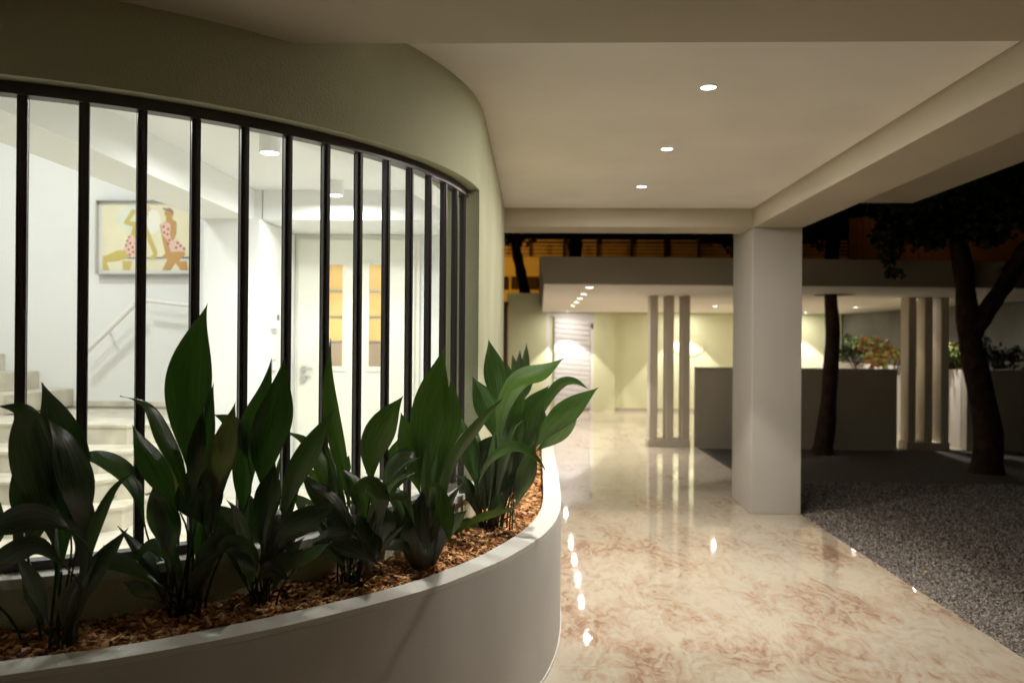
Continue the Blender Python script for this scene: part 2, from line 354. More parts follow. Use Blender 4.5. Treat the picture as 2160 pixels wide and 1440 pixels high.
MB().prism(out_poly, 2.63, 2.66).build('ceiling', M['ceiling'], bld)
b = MB(); b.box(-6, 1.862, 1.9, 2.70, 2.468, 2.628); b.build('cross_beam', M['beam'], bld, .004)
b = MB(); b.box(-.4, 1.86, 6.932, 7.33, 2.468, 2.75); b.build('cross_beam', M['beam'], bld, .004)
b = MB(); b.box(1.862, 2.29, -4, 7.62, 2.466, 2.75); b.build('long_beam', M['beam'], bld, .004)
MB().box(2.292, 3.22, -4, 6.93, 2.68, 2.85).build('eave', M['canopy'], bld, .004)
MB().prism([(3.3, -4), (3.3, 7.0), (XS-.08, 7.0), (XS-.08, CY)] + arc(RO-.08, 0, -150, 60) + [(-6.6, CY-1.0), (-6.6, -4)], 2.852, 3.1).build('roof_slab', M['canopy'], bld)
col = MB(); col.box(1.862, 2.288, 6.932, 7.61, 0, 2.464); col.build('column', M['column'], bld, .006)

# window: frame, mullions, panes
wf = MB()
wf.strip(arc(RW+.02, A0, A1, 120), arc(RW-.03, A0, A1, 120), 2.168, 2.204)
win = wf.build('window', M['frame'], bld)
MB().strip(arc(RW+.02, A0, A1, 120), arc(RW-.03, A0, A1, 120), .773, .80).build('bottom_rail', M['frame'], win)
angs = [-66.2 + 4.70*i - .0085*i*i for i in range(14)]; angs = [angs[0]-4.70*k for k in range(9, 0, -1)] + angs
prev = None
edges = sorted(angs + [A1-.1])
for a in angs:
    c, s_ = math.cos(R(a)), math.sin(R(a)); rad = Vector((c, s_, 0)); tan = Vector((-s_, c, 0))
    m = MB()
    m.obox(Vector((CX, CY, 1.484))+rad*(RW+.004), rad*.009, tan*.0142, Vector((0, 0, .6835)))
    m.obox(Vector((CX, CY, 1.484))+rad*(RW+.0155), rad*.0024, tan*.006, Vector((0, 0, .6835)))
    m.obox(Vector((CX, CY, 1.484))+rad*(RW-.0075), rad*.002, tan*.0155, Vector((0, 0, .6835)))
    m.build('mullion', M['frame'], win, .002)
for a, b_ in zip(edges[:-1], edges[1:]):
    p = [(CX+(RW-.006)*math.cos(R(t)), CY+(RW-.006)*math.sin(R(t))) for t in (a+.4, b_-.4)]
    MB().add([(p[0][0], p[0][1], .795), (p[1][0], p[1][1], .795), (p[1][0], p[1][1], 2.172), (p[0][0], p[0][1], 2.172)], [(0, 1, 2, 3)]).build('pane', M['glass'], win, fix=False)

# interior shell
ZI = .20
i_ = MB()
i_.box(-6.2, -2.37, 7.8, 7.95, 0, 4.6)          # stair wall
i_.box(-6.35, -6.2, 1.9, 7.95, 0, 4.6); i_.box(-.60, -.478, 6.6, 7.55, 0, 2.75)
i_.box(-2.72, -2.26, 6.42, 7.8, ZI, 2.45)       # pier with the niche side
i_.box(-2.26, -.5, 7.42, 7.55, ZI, 2.75)       # door wall
i_.box(-2.26, -.5, 6.5, 7.42, 2.456, 2.75)      # bulkhead over the door
i_.build('interior_wall', M['inner'], bld)
MB().prism([(-6.2, 3.2)] + arc(RW-.13, -150, 0, 40) + [(-.5, 4.2), (-.5, 7.42), (-6.2, 7.8)], .05, ZI).build('interior_floor', M['stone'], bld)
c_ = MB(); c_.prism(arc(RW-.13, -90, 0, 40) + [(-.62, 4.5), (-.62, 6.5), (-2.33, 6.5), (-2.33, 2.4)], 2.70, 2.72)
c_.box(-2.72, -2.332, 2.4, 6.5, 2.45, 2.722)
c_.box(-6.2, -2.0, 1.9, 7.8, 4.5, 4.6); c_.box(-2.72, -2.6, 1.9, 7.8, 2.75, 4.5); c_.box(-6.2, -2.6, 1.8, 1.9, 2.6, 4.6)
c_.box(-2.72, -2.27, 6.5, 7.8, 2.452, 4.6)
c_.prism([(-2.33, 2.5), (-1.84, 3.22), (-1.3, 3.69), (-1.13, 4.25), (-.9, 5.0), (-.63, 6.4)] + [(-.5, 6.4)] + arc(RW-.14, 0, -95, 30), 2.45, 2.69)
c_.build('interior_ceiling', M['innerceil'], bld)
st = MB()
def step(D, xe, z0, z1, ch):
    st.prism([(-6.2, D), (xe-ch, D), (xe, D+ch), (xe, 7.42 if xe > -2.72 else 7.79), (-6.2, 7.42 if xe > -2.72 else 7.79)], z0, z1)
    st.prism([(-6.2, D-.015), (xe-ch+.01, D-.015), (xe+.015, D+ch-.01), (xe+.015, D+ch+.4), (-6.2, D+ch+.4)], z1+.002, z1+.022)
for k, (D, xe) in enumerate([(4.93, -2.74), (5.23, -2.80), (5.60, -2.84), (6.07, -2.88)]):
    step(D, xe, ZI+.001+.15*k, ZI+.128+.15*k, .28)
for k, x in enumerate([-4.6, -4.95, -5.3, -5.65]):
    st.box(-6.2, x, 6.75, 7.79, .802+.17*k, .97+.17*k)
st.box(-4.59, -2.73, 7.77, 7.798, .802, .85)
st.build('staircase', M['stone'], bld)
hr = MB(); hr.tube([PD(175, 748, 7.62), PD(285, 641, 7.62)], .026, 12); hr.tube([PD(296, 632, 7.62), PD(408, 645, 7.62)], .020, 12)
hr.tube([PD(230, 696, 7.62), PD(230, 700, 7.8)], .01, 6); hr.build('handrail', M['rail'], bld)
dr = MB(); X0, X1 = -2.255, -1.13; DY = 7.395
dr.box(X0, X1+.04, 7.385, 7.418, ZI, 2.452); d = dr.build('door', M['doorw'], bld)
lf = MB(); lf.box(X0+.03, -1.695, 7.355, 7.384, ZI+.005, 2.41); lf.box(-1.685, X1, 7.355, 7.384, ZI+.005, 2.41); lf.build('door_leaf', M['doorw'], d, .004)
for x0, x1 in ((-1.96, -1.80), (-1.55, -1.395)):
    g = MB(); g.box(x0, x1, 7.348, 7.3545, 1.23, 2.17, 0); g.box(x0+.002, x1-.002, 7.345, 7.3478, 1.232, 1.45, 1)
    for z in (1.45, 1.68, 1.92): g.box(x0, x1, 7.338, 7.344, z, z+.014, 2)
    g.box(x0-.03, x1+.03, 7.34, 7.354, 1.185, 1.228, 3); g.box(x0-.018, x0-.001, 7.34, 7.354, 1.229, 2.19, 3)
    g.box(x1+.001, x1+.018, 7.34, 7.354, 1.229, 2.19, 3)
    g.build('glass_panel', [M['amber'], M['ambergrey'], M['steel'], M['doorw']], d)
h = MB(); hp = PD(640, 778, 7.34); h.tube([hp, hp+Vector((0, -.05, 0)), hp+Vector((.10, -.055, .004))], .012, 8)
h.tube([hp+Vector((0, .01, -.09)), hp+Vector((0, -.02, -.09))], .028, 14); h.tube([hp+Vector((0, .01, 0)), hp+Vector((0, -.012, 0))], .028, 14)
h.build('door_handle', M['steel'], d)
th = MB(); th.box(-2.258, -2.225, 6.70, 6.86, 1.565, 1.70, 0); th.box(-2.2245, -2.221, 6.76, 6.83, 1.635, 1.685, 1)
tag(th.build('thermostat', [M['white'], M['grey']], None, .004), 'white wall thermostat with small grey display beside the inside door', 'thermostat')
sw = MB(); sw.box(-2.259, -2.247, 6.72, 6.82, 1.19, 1.30, 0); sw.box(-2.2465, -2.243, 6.735, 6.805, 1.205, 1.285, 1)
tag(sw.build('light_switch', [mat('switch_plate', (.45, .45, .43), .4), M['white']]), 'small light switch with grey plate below the thermostat', 'light switch')

# framed picture
def P2(x, y, d=0):  # picture plane, pixel of the 250x220 crop shown at 6.544x
    p = PD(180+x/6.544, 400+y/6.544, 7.76-d); return p
pic = empty('framed_picture', PD(310, 578, 7.79), 'wide framed print of two figures in spotted swimsuits on stair wall', 'picture')
a_ = PD(208, 425, 7.76); b_ = PD(404, 578, 7.76); zt, zb = a_.z, b_.z; xl, xr = a_.x, b_.x
f_ = MB(); f_.box(xl-.012, xl, 7.72, 7.797, zb-.012, zt+.012); f_.box(xr, xr+.012, 7.72, 7.797, zb-.012, zt+.012)
f_.box(xl, xr, 7.72, 7.797, zt, zt+.012); f_.box(xl, xr, 7.72, 7.797, zb-.012, zb); f_.build('picture_frame', M['steel'], pic)
pr = MB(); pr.box(xl, xr, 7.765, 7.79, zb, zt, 0)
def poly(pts, d, mi):
    vs = [P2(x, y, d) for x, y in pts]
    vs = [Vector((v.x, 7.765-d, v.z)) for v in vs]
    t = tessellate_polygon([[Vector((v.x, v.z, 0)) for v in vs]]); pr.add(vs, t, mi)
def blob(cx, cy, rx, ry, d, mi, n=20): poly([(cx+rx*math.cos(2*math.pi*k/n), cy+ry*math.sin(2*math.pi*k/n)) for k in range(n)], d, mi)
poly([(232, 210), (1470, 210), (1470, 1108), (232, 1108)], .001, 1)
blob(640, 390, 210, 180, .002, 2); blob(930, 440, 110, 170, .0025, 3)
poly([(500, 940), (1470, 925), (1470, 950), (500, 952)], .003, 4); poly([(500, 955), (1470, 952), (1470, 985), (500, 985)], .003, 5)
poly([(232, 915), (290, 905), (440, 840), (560, 835), (640, 930), (440, 985), (290, 1000), (330, 1108), (232, 1108)], .004, 6)
poly([(505, 985), (640, 985), (615, 1108), (515, 1108)], .004, 6)
poly([(640, 270), (690, 280), (690, 320), (600, 430), (700, 445), (830, 440), (850, 520), (990, 860), (975, 960), (880, 965), (880, 935), (940, 890), (820, 620), (830, 860), (690, 880), (620, 640), (650, 510), (540, 475), (525, 450)], .0045, 6)
poly([(620, 600), (660, 640), (700, 700), (830, 700), (840, 900), (640, 935), (590, 900), (525, 820), (560, 720)], .005, 7)
blob(800, 330, 60, 70, .005, 6); blob(840, 265, 60, 48, .0055, 7)
for x, y in ((600, 655), (575, 705), (615, 740), (560, 770), (650, 795), (595, 825), (655, 860), (610, 895), (700, 740), (760, 800), (720, 860), (780, 870)): blob(x, y, 16, 17, .006, 8, 10)
poly([(1110, 380), (1190, 370), (1200, 415), (1250, 440), (1250, 600), (1215, 690), (1200, 860), (1365, 850), (1375, 900), (1290, 985), (1400, 985), (1410, 1108), (1310, 1108), (1240, 1010), (1165, 1108), (1060, 1108), (1130, 960), (1040, 935), (1100, 880), (1060, 690), (1025, 480), (1110, 440)], .0045, 9)
blob(1150, 320, 62, 70, .005, 9)
poly([(1065, 250), (1150, 265), (1215, 300), (1205, 330), (1140, 290), (1070, 275)], .0055, 10)
poly([(1040, 470), (1130, 445), (1175, 480), (1165, 600), (1180, 690), (1270, 695), (1370, 800), (1375, 860), (1200, 850), (1180, 870), (1130, 700), (1060, 620)], .005, 7)
for x, y in ((1140, 545), (1130, 615), (1155, 695), (1140, 745), (1270, 735), (1310, 775), (1250, 800), (1360, 815), (1075, 510), (1085, 590)): blob(x, y, 17, 18, .006, 8, 10)
pm = lambda n, c: mat(n, c, .8, 0, 1, .04, 6, .2)
pr.build('print', [pm('print_margin', (.84, .82, .76)), pm('print_cream', (.82, .77, .56)), pm('print_pale_blue', (.74, .78, .66)), pm('print_white', (.88, .86, .76)),
  pm('print_navy', (.14, .15, .22)), pm('print_light_grey', (.72, .70, .66)), pm('print_mustard', (.60, .50, .17)), pm('print_pink', (.80, .55, .46)), pm('print_plum', (.38, .14, .16)),
  pm('print_tan', (.56, .34, .14)), pm('print_violet_grey', (.30, .22, .26))], pic, fix=False)

# room downlights (surface cylinders)
for (x, y, lab) in ((-1.621, 4.77, 'white cylinder ceiling lamp inside, nearer the curved window'), (-1.573, 6.15, 'white cylinder ceiling lamp inside, nearer the double door')):
    e = empty('ceiling_lamp', (x, y, 2.70), lab, 'ceiling lamp', 'cylinder lamps on the room ceiling')
    q = MB(); q.ring((x, y), .055, .062, 2.59, 2.699); q.disc((x, y), .055, 2.66); q.build('lamp_body', M['lampwhite'], e)
    MB().disc((x, y), .054, 2.60).build('lamp_lens', M['glowroom'], e, fix=False)
    spot('room_light', (x, y, 2.585), P_ROOM, 128, .35, ROOMC, .03); spill('room_fill', (x, y, 2.58), 21, ROOMC, .12)
for (x, y, z, p) in ((-4.4, 5.6, 4.4, 62), (-4.0, 3.6, 4.4, 52), (-1.9, 3.3, 2.44, 12)):  # unseen fill lights without fixtures, added to even out room and stairwell
    spill('room_fill', (x, y, z), p, ROOMC, .3)

# ------------------------------------------------------------------ walkway and canopy downlights
def downlight(x, y, z, label, group, r=.034):
    e = empty('downlight', (x, y, z), label, 'downlight', group)
    q = MB(); q.ring((x, y), r, r+.007, z-.006, z-.0008); q.build('trim_ring', M['lampwhite'], e)
    MB().disc((x, y), r-.0005, z-.003).build('lamp_lens', M['glow'], e, fix=False); return e
G1 = 'recessed downlights along the walkway ceiling'
for y, lab in ((3.66, 'largest and nearest recessed downlight in the walkway ceiling'), (4.81, 'middle recessed downlight of the walkway ceiling'), (5.96, 'farthest recessed downlight in the walkway ceiling, before the cross beam')):
    downlight(.778, y, 2.63, lab, G1); spot('walkway_light', (.778, y, 2.615), P_WALK, 85, .22, WARM, .016)
    spill('walkway_spill', (.778, y, 2.622), P_SPILL)
G2 = 'recessed downlights in the canopy soffit'
cl = [(.65, 9.8, 'first downlight at the front left edge of the canopy soffit'), (.66, 11.15, 'second downlight back from the canopy front, left row'), (.66, 12.2, 'third downlight back from the canopy front, left row'),
      (.66, 13.25, 'fourth downlight back from the canopy front, left row'), (.66, 14.5, 'fifth downlight back in the canopy left row, second from the gate'), (.66, 17.0, 'last downlight of the left row, just above the louvred gate'),
      (3.2, 17.0, 'downlight beside the left pillar trio, above the oval medallion'), (3.2, 14.4, 'canopy downlight just left of the big square column'),
      (5.68, 17.0, 'canopy downlight just right of the big square column, left of the trunk'), (5.74, 14.5, 'canopy downlight right of the trunk, before the garden wall'), (5.68, 12.05, 'canopy downlight seen between the pillars of the right trio')]
for x, y, lab in cl:
    downlight(x, y, 2.15, lab, G2, .047); spot('canopy_light', (x, y, 2.135), P_CAN*(1.15 if y > 16 else .75), 82, .12, WARM, .035); spill('canopy_spill', (x, y, 2.142), 12)

# ------------------------------------------------------------------ planter
def spl(pts, n): return [(p.x, p.y) for p in catmull([Vector((a, b, 0)) for a, b in pts], n)]
OUT = [(-3.2, 1.52), (-2.4, 1.53), (-1.8, 1.68), (-1.304, 1.905), (-1.01, 2.065), (-.69, 2.305), (-.377, 2.617), (-.216, 2.849), (-.085, 3.094), (.060, 3.513), (.130, 4.03), (.143, 4.8), (.143, 5.6), (.143, 7.2)]
INN = [(-3.2, 1.62), (-2.4, 1.63), (-1.84, 1.77), (-1.35, 1.995), (-1.07, 2.135), (-.76, 2.375), (-.46, 2.670), (-.305, 2.897), (-.180, 3.14), (-.035, 3.56), (.035, 4.04), (.048, 4.8), (.048, 5.6), (.048, 7.2)]
NS = 140; out = spl(OUT, NS); inn = spl(INN, NS)
plt = empty('planter', (-.2, 3.2, 0), 'long pale curved planter wall running below the glazed bay', 'planter')
out_in = [(a[0]+(b[0]-a[0])*.12, a[1]+(b[1]-a[1])*.12) for a, b in zip(out, inn)]
q = MB(); q.strip(out, inn, .012, .612); q.box(-.277, .143, 7.2, 7.3, .012, .612); q.build('planter_wall', M['planter'], plt)
q = MB(); q.strip(out, inn, .613, .632); q.build('rim', M['rim'], plt)
q = MB(); q.strip([(a[0]+(a[0]-b[0])*.05, a[1]+(a[1]-b[1])*.05) for a, b in zip(out, inn)], inn, 0, .0115); q.build('foot_strip', M['rim'], plt)
def wallpt(p):
    if p[1] > CY: return (XS, p[1])
    d = Vector((p[0]-CX, p[1]-CY)).normalized(); return (CX+d.x*RO, CY+d.y*RO)
wl = [wallpt(p) for p in inn]
q = MB(); NT = 6
vs = []; fs = []
for i in range(NS):
    for k in range(NT):
        t = k/(NT-1); a = inn[i]; b = wl[i]; vs.append((a[0]+(b[0]-a[0])*t, a[1]+(b[1]-a[1])*t, .575+.035*t+.006*math.sin(i*.7+k)))
for i in range(NS-1):
    for k in range(NT-1): j = i*NT+k; fs.append((j, j+1, j+NT+1, j+NT))
q.add(vs, fs, 0, True); tag(q.build('soil', M['soil'], fix=False), kind='structure')
# bark mulch
N = 13000; ii = np.random.rand(N)
arcw = np.array(inn); wlA = np.array(wl)
dens = np.interp(np.linspace(0, 1, NS), [0, .2, .3, .75, .9, 1], [.3, .5, 1, 1, .5, .3]); cdf = np.cumsum(dens*np.r_[np.linalg.norm(np.diff(arcw, axis=0), axis=1), 0.02]); cdf /= cdf[-1]
idx = np.interp(ii, cdf, np.arange(NS)); i0 = idx.astype(int).clip(0, NS-2); fr = idx-i0
pa = arcw[i0]*(1-fr[:, None])+arcw[i0+1]*fr[:, None]; pb = wlA[i0]*(1-fr[:, None])+wlA[i0+1]*fr[:, None]
tt = np.random.rand(N)*.97+.012; pp = pa*(1-tt[:, None])+pb*tt[:, None]
lx = .007+.019*np.random.rand(N)**1.8; ly = .003+.007*np.random.rand(N); lz = .0012+.0015*np.random.rand(N)
box8 = np.array([(x, y, z) for z in (-1, 1) for y in (-1, 1) for x in (-1, 1)], float)
bf = np.array([(0, 2, 3, 1), (4, 5, 7, 6), (0, 1, 5, 4), (2, 6, 7, 3), (0, 4, 6, 2), (1, 3, 7, 5)])
V = box8[None]*np.stack([lx, ly, lz], 1)[:, None]*(1+.45*(np.random.rand(N, 8, 3)-.5))
yaw = np.random.rand(N)*6.28; pit = np.random.randn(N)*.35; rol = np.random.randn(N)*.4
def rz(a): c, s = np.cos(a), np.sin(a); o = np.zeros_like(a); l = o+1; return np.stack([c, -s, o, s, c, o, o, o, l], 1).reshape(-1, 3, 3)
def ry(a): c, s = np.cos(a), np.sin(a); o = np.zeros_like(a); l = o+1; return np.stack([c, o, s, o, l, o, -s, o, c], 1).reshape(-1, 3, 3)
def rx(a): c, s = np.cos(a), np.sin(a); o = np.zeros_like(a); l = o+1; return np.stack([l, o, o, o, c, -s, o, s, c], 1).reshape(-1, 3, 3)
V = np.einsum('nij,nkj->nki', rz(yaw) @ ry(pit) @ rx(rol), V)
V += np.stack([pp[:, 0], pp[:, 1], .580+.035*tt+.012*np.random.rand(N)+.006*np.sin(pp[:, 0]*23+pp[:, 1]*31)], 1)[:, None]
tag(scatter_mesh('bark_mulch', M['chips'], V, bf), 'reddish brown bark chip mulch filling the curved planter', 'mulch', kind='stuff')

# ------------------------------------------------------------------ aspidistra plants
def blade(pts, wid, roll=0., fold=.22, n=34, m=17, peak=.53, root=None, parent=None, mt='leaf', label=None):
    """one leaf: stalk from the soil and a ribbed, folded, tapering blade"""
    mid = catmull(pts, n); mb = MB(); camv = Vector((0, 0, H))
    cum = [0]
    for a, b in zip(mid[:-1], mid[1:]): cum.append(cum[-1]+(b-a).length)
    Lm = cum[-1]; us = [c/Lm for c in cum]
    prevs = None; rows = []; wav = random.uniform(0, 6); wa = random.uniform(.05, .13); tw = random.uniform(-.35, .35)
    ex = math.log(.5)/math.log(peak)
    for i, p in enumerate(mid):
        t = (mid[min(i+1, n-1)]-mid[max(i-1, 0)]).normalized(); v = (camv-p).normalized()
        s = t.cross(v)
        if s.length < .15: s = prevs if prevs else Vector((1, 0, 0))
        s.normalize()
        if prevs and s.dot(prevs) < 0: s = -s
        if prevs: s = (s*.5+prevs*.5).normalized()
        prevs = s.copy()
        rr = roll if not hasattr(roll, '__len__') else roll[0]+(roll[1]-roll[0])*us[i]
        rr += tw*(us[i]-.4)*1.6
        sr = Matrix.Rotation(rr, 3, t) @ s; nn = sr.cross(t).normalized()
        u = us[i]; prof = max(0, math.sin(math.pi*u**ex))**1.32*(1-.08*u)+.035*(1-u)
        hw = wid/2*prof; row = []
        for k in range(m):
            c = -1+2*k/(m-1)
            off = nn*(-fold*abs(c)**1.4*hw + math.sin(us[i]*8+wav)*c*wa*wid*.5 + math.sin(us[i]*13+wav*2)*c*c*wa*wid*.22 + .03*hw*math.cos(k*math.pi))
            row.append(p+sr*(c*hw)+off)
        rows.append(row)
    vs = [q for r in rows for q in r]; fs = [(i*m+k, i*m+k+1, (i+1)*m+k+1, (i+1)*m+k) for i in range(n-1) for k in range(m-1)]
    mb.add(vs, fs, 0, True); o = mb.build('leaf', M[mt], parent, fix=False)
    uvl = o.data.uv_layers.new(name='UVMap'); li = 0
    for pl in o.data.polygons:
        for vi in pl.vertices: uvl.data[li].uv = ((vi % m)/(m-1), us[vi//m]*3); li += 1
    if label: o['label'] = label
    if root is not None:
        b0 = Vector(mid[0]); d = (mid[1]-mid[0]).normalized(); rt = Vector(root); k = max(.05, (b0-rt).length)
        c1 = rt+Vector((0, 0, k*.45)); c2 = b0-d*k*.35
        pts_ = [((1-t)**3)*rt+3*((1-t)**2)*t*c1+3*(1-t)*t*t*c2+t**3*b0 for t in [j/9 for j in range(10)]]
        sk = MB(); sk.tube(pts_, [.0042-.0016*j/9 for j in range(10)], 6)
        so = sk.build('leaf_stalk', M['stalk'], None); so.parent = o; so.matrix_parent_inverse = o.matrix_world.inverted() @ Matrix.Identity(4)
        if parent is not None: so.matrix_parent_inverse = Matrix.Identity(4); 
    return o
def soil_z(x, y): return .588
G3 = 'aspidistra clumps in the curved planter'
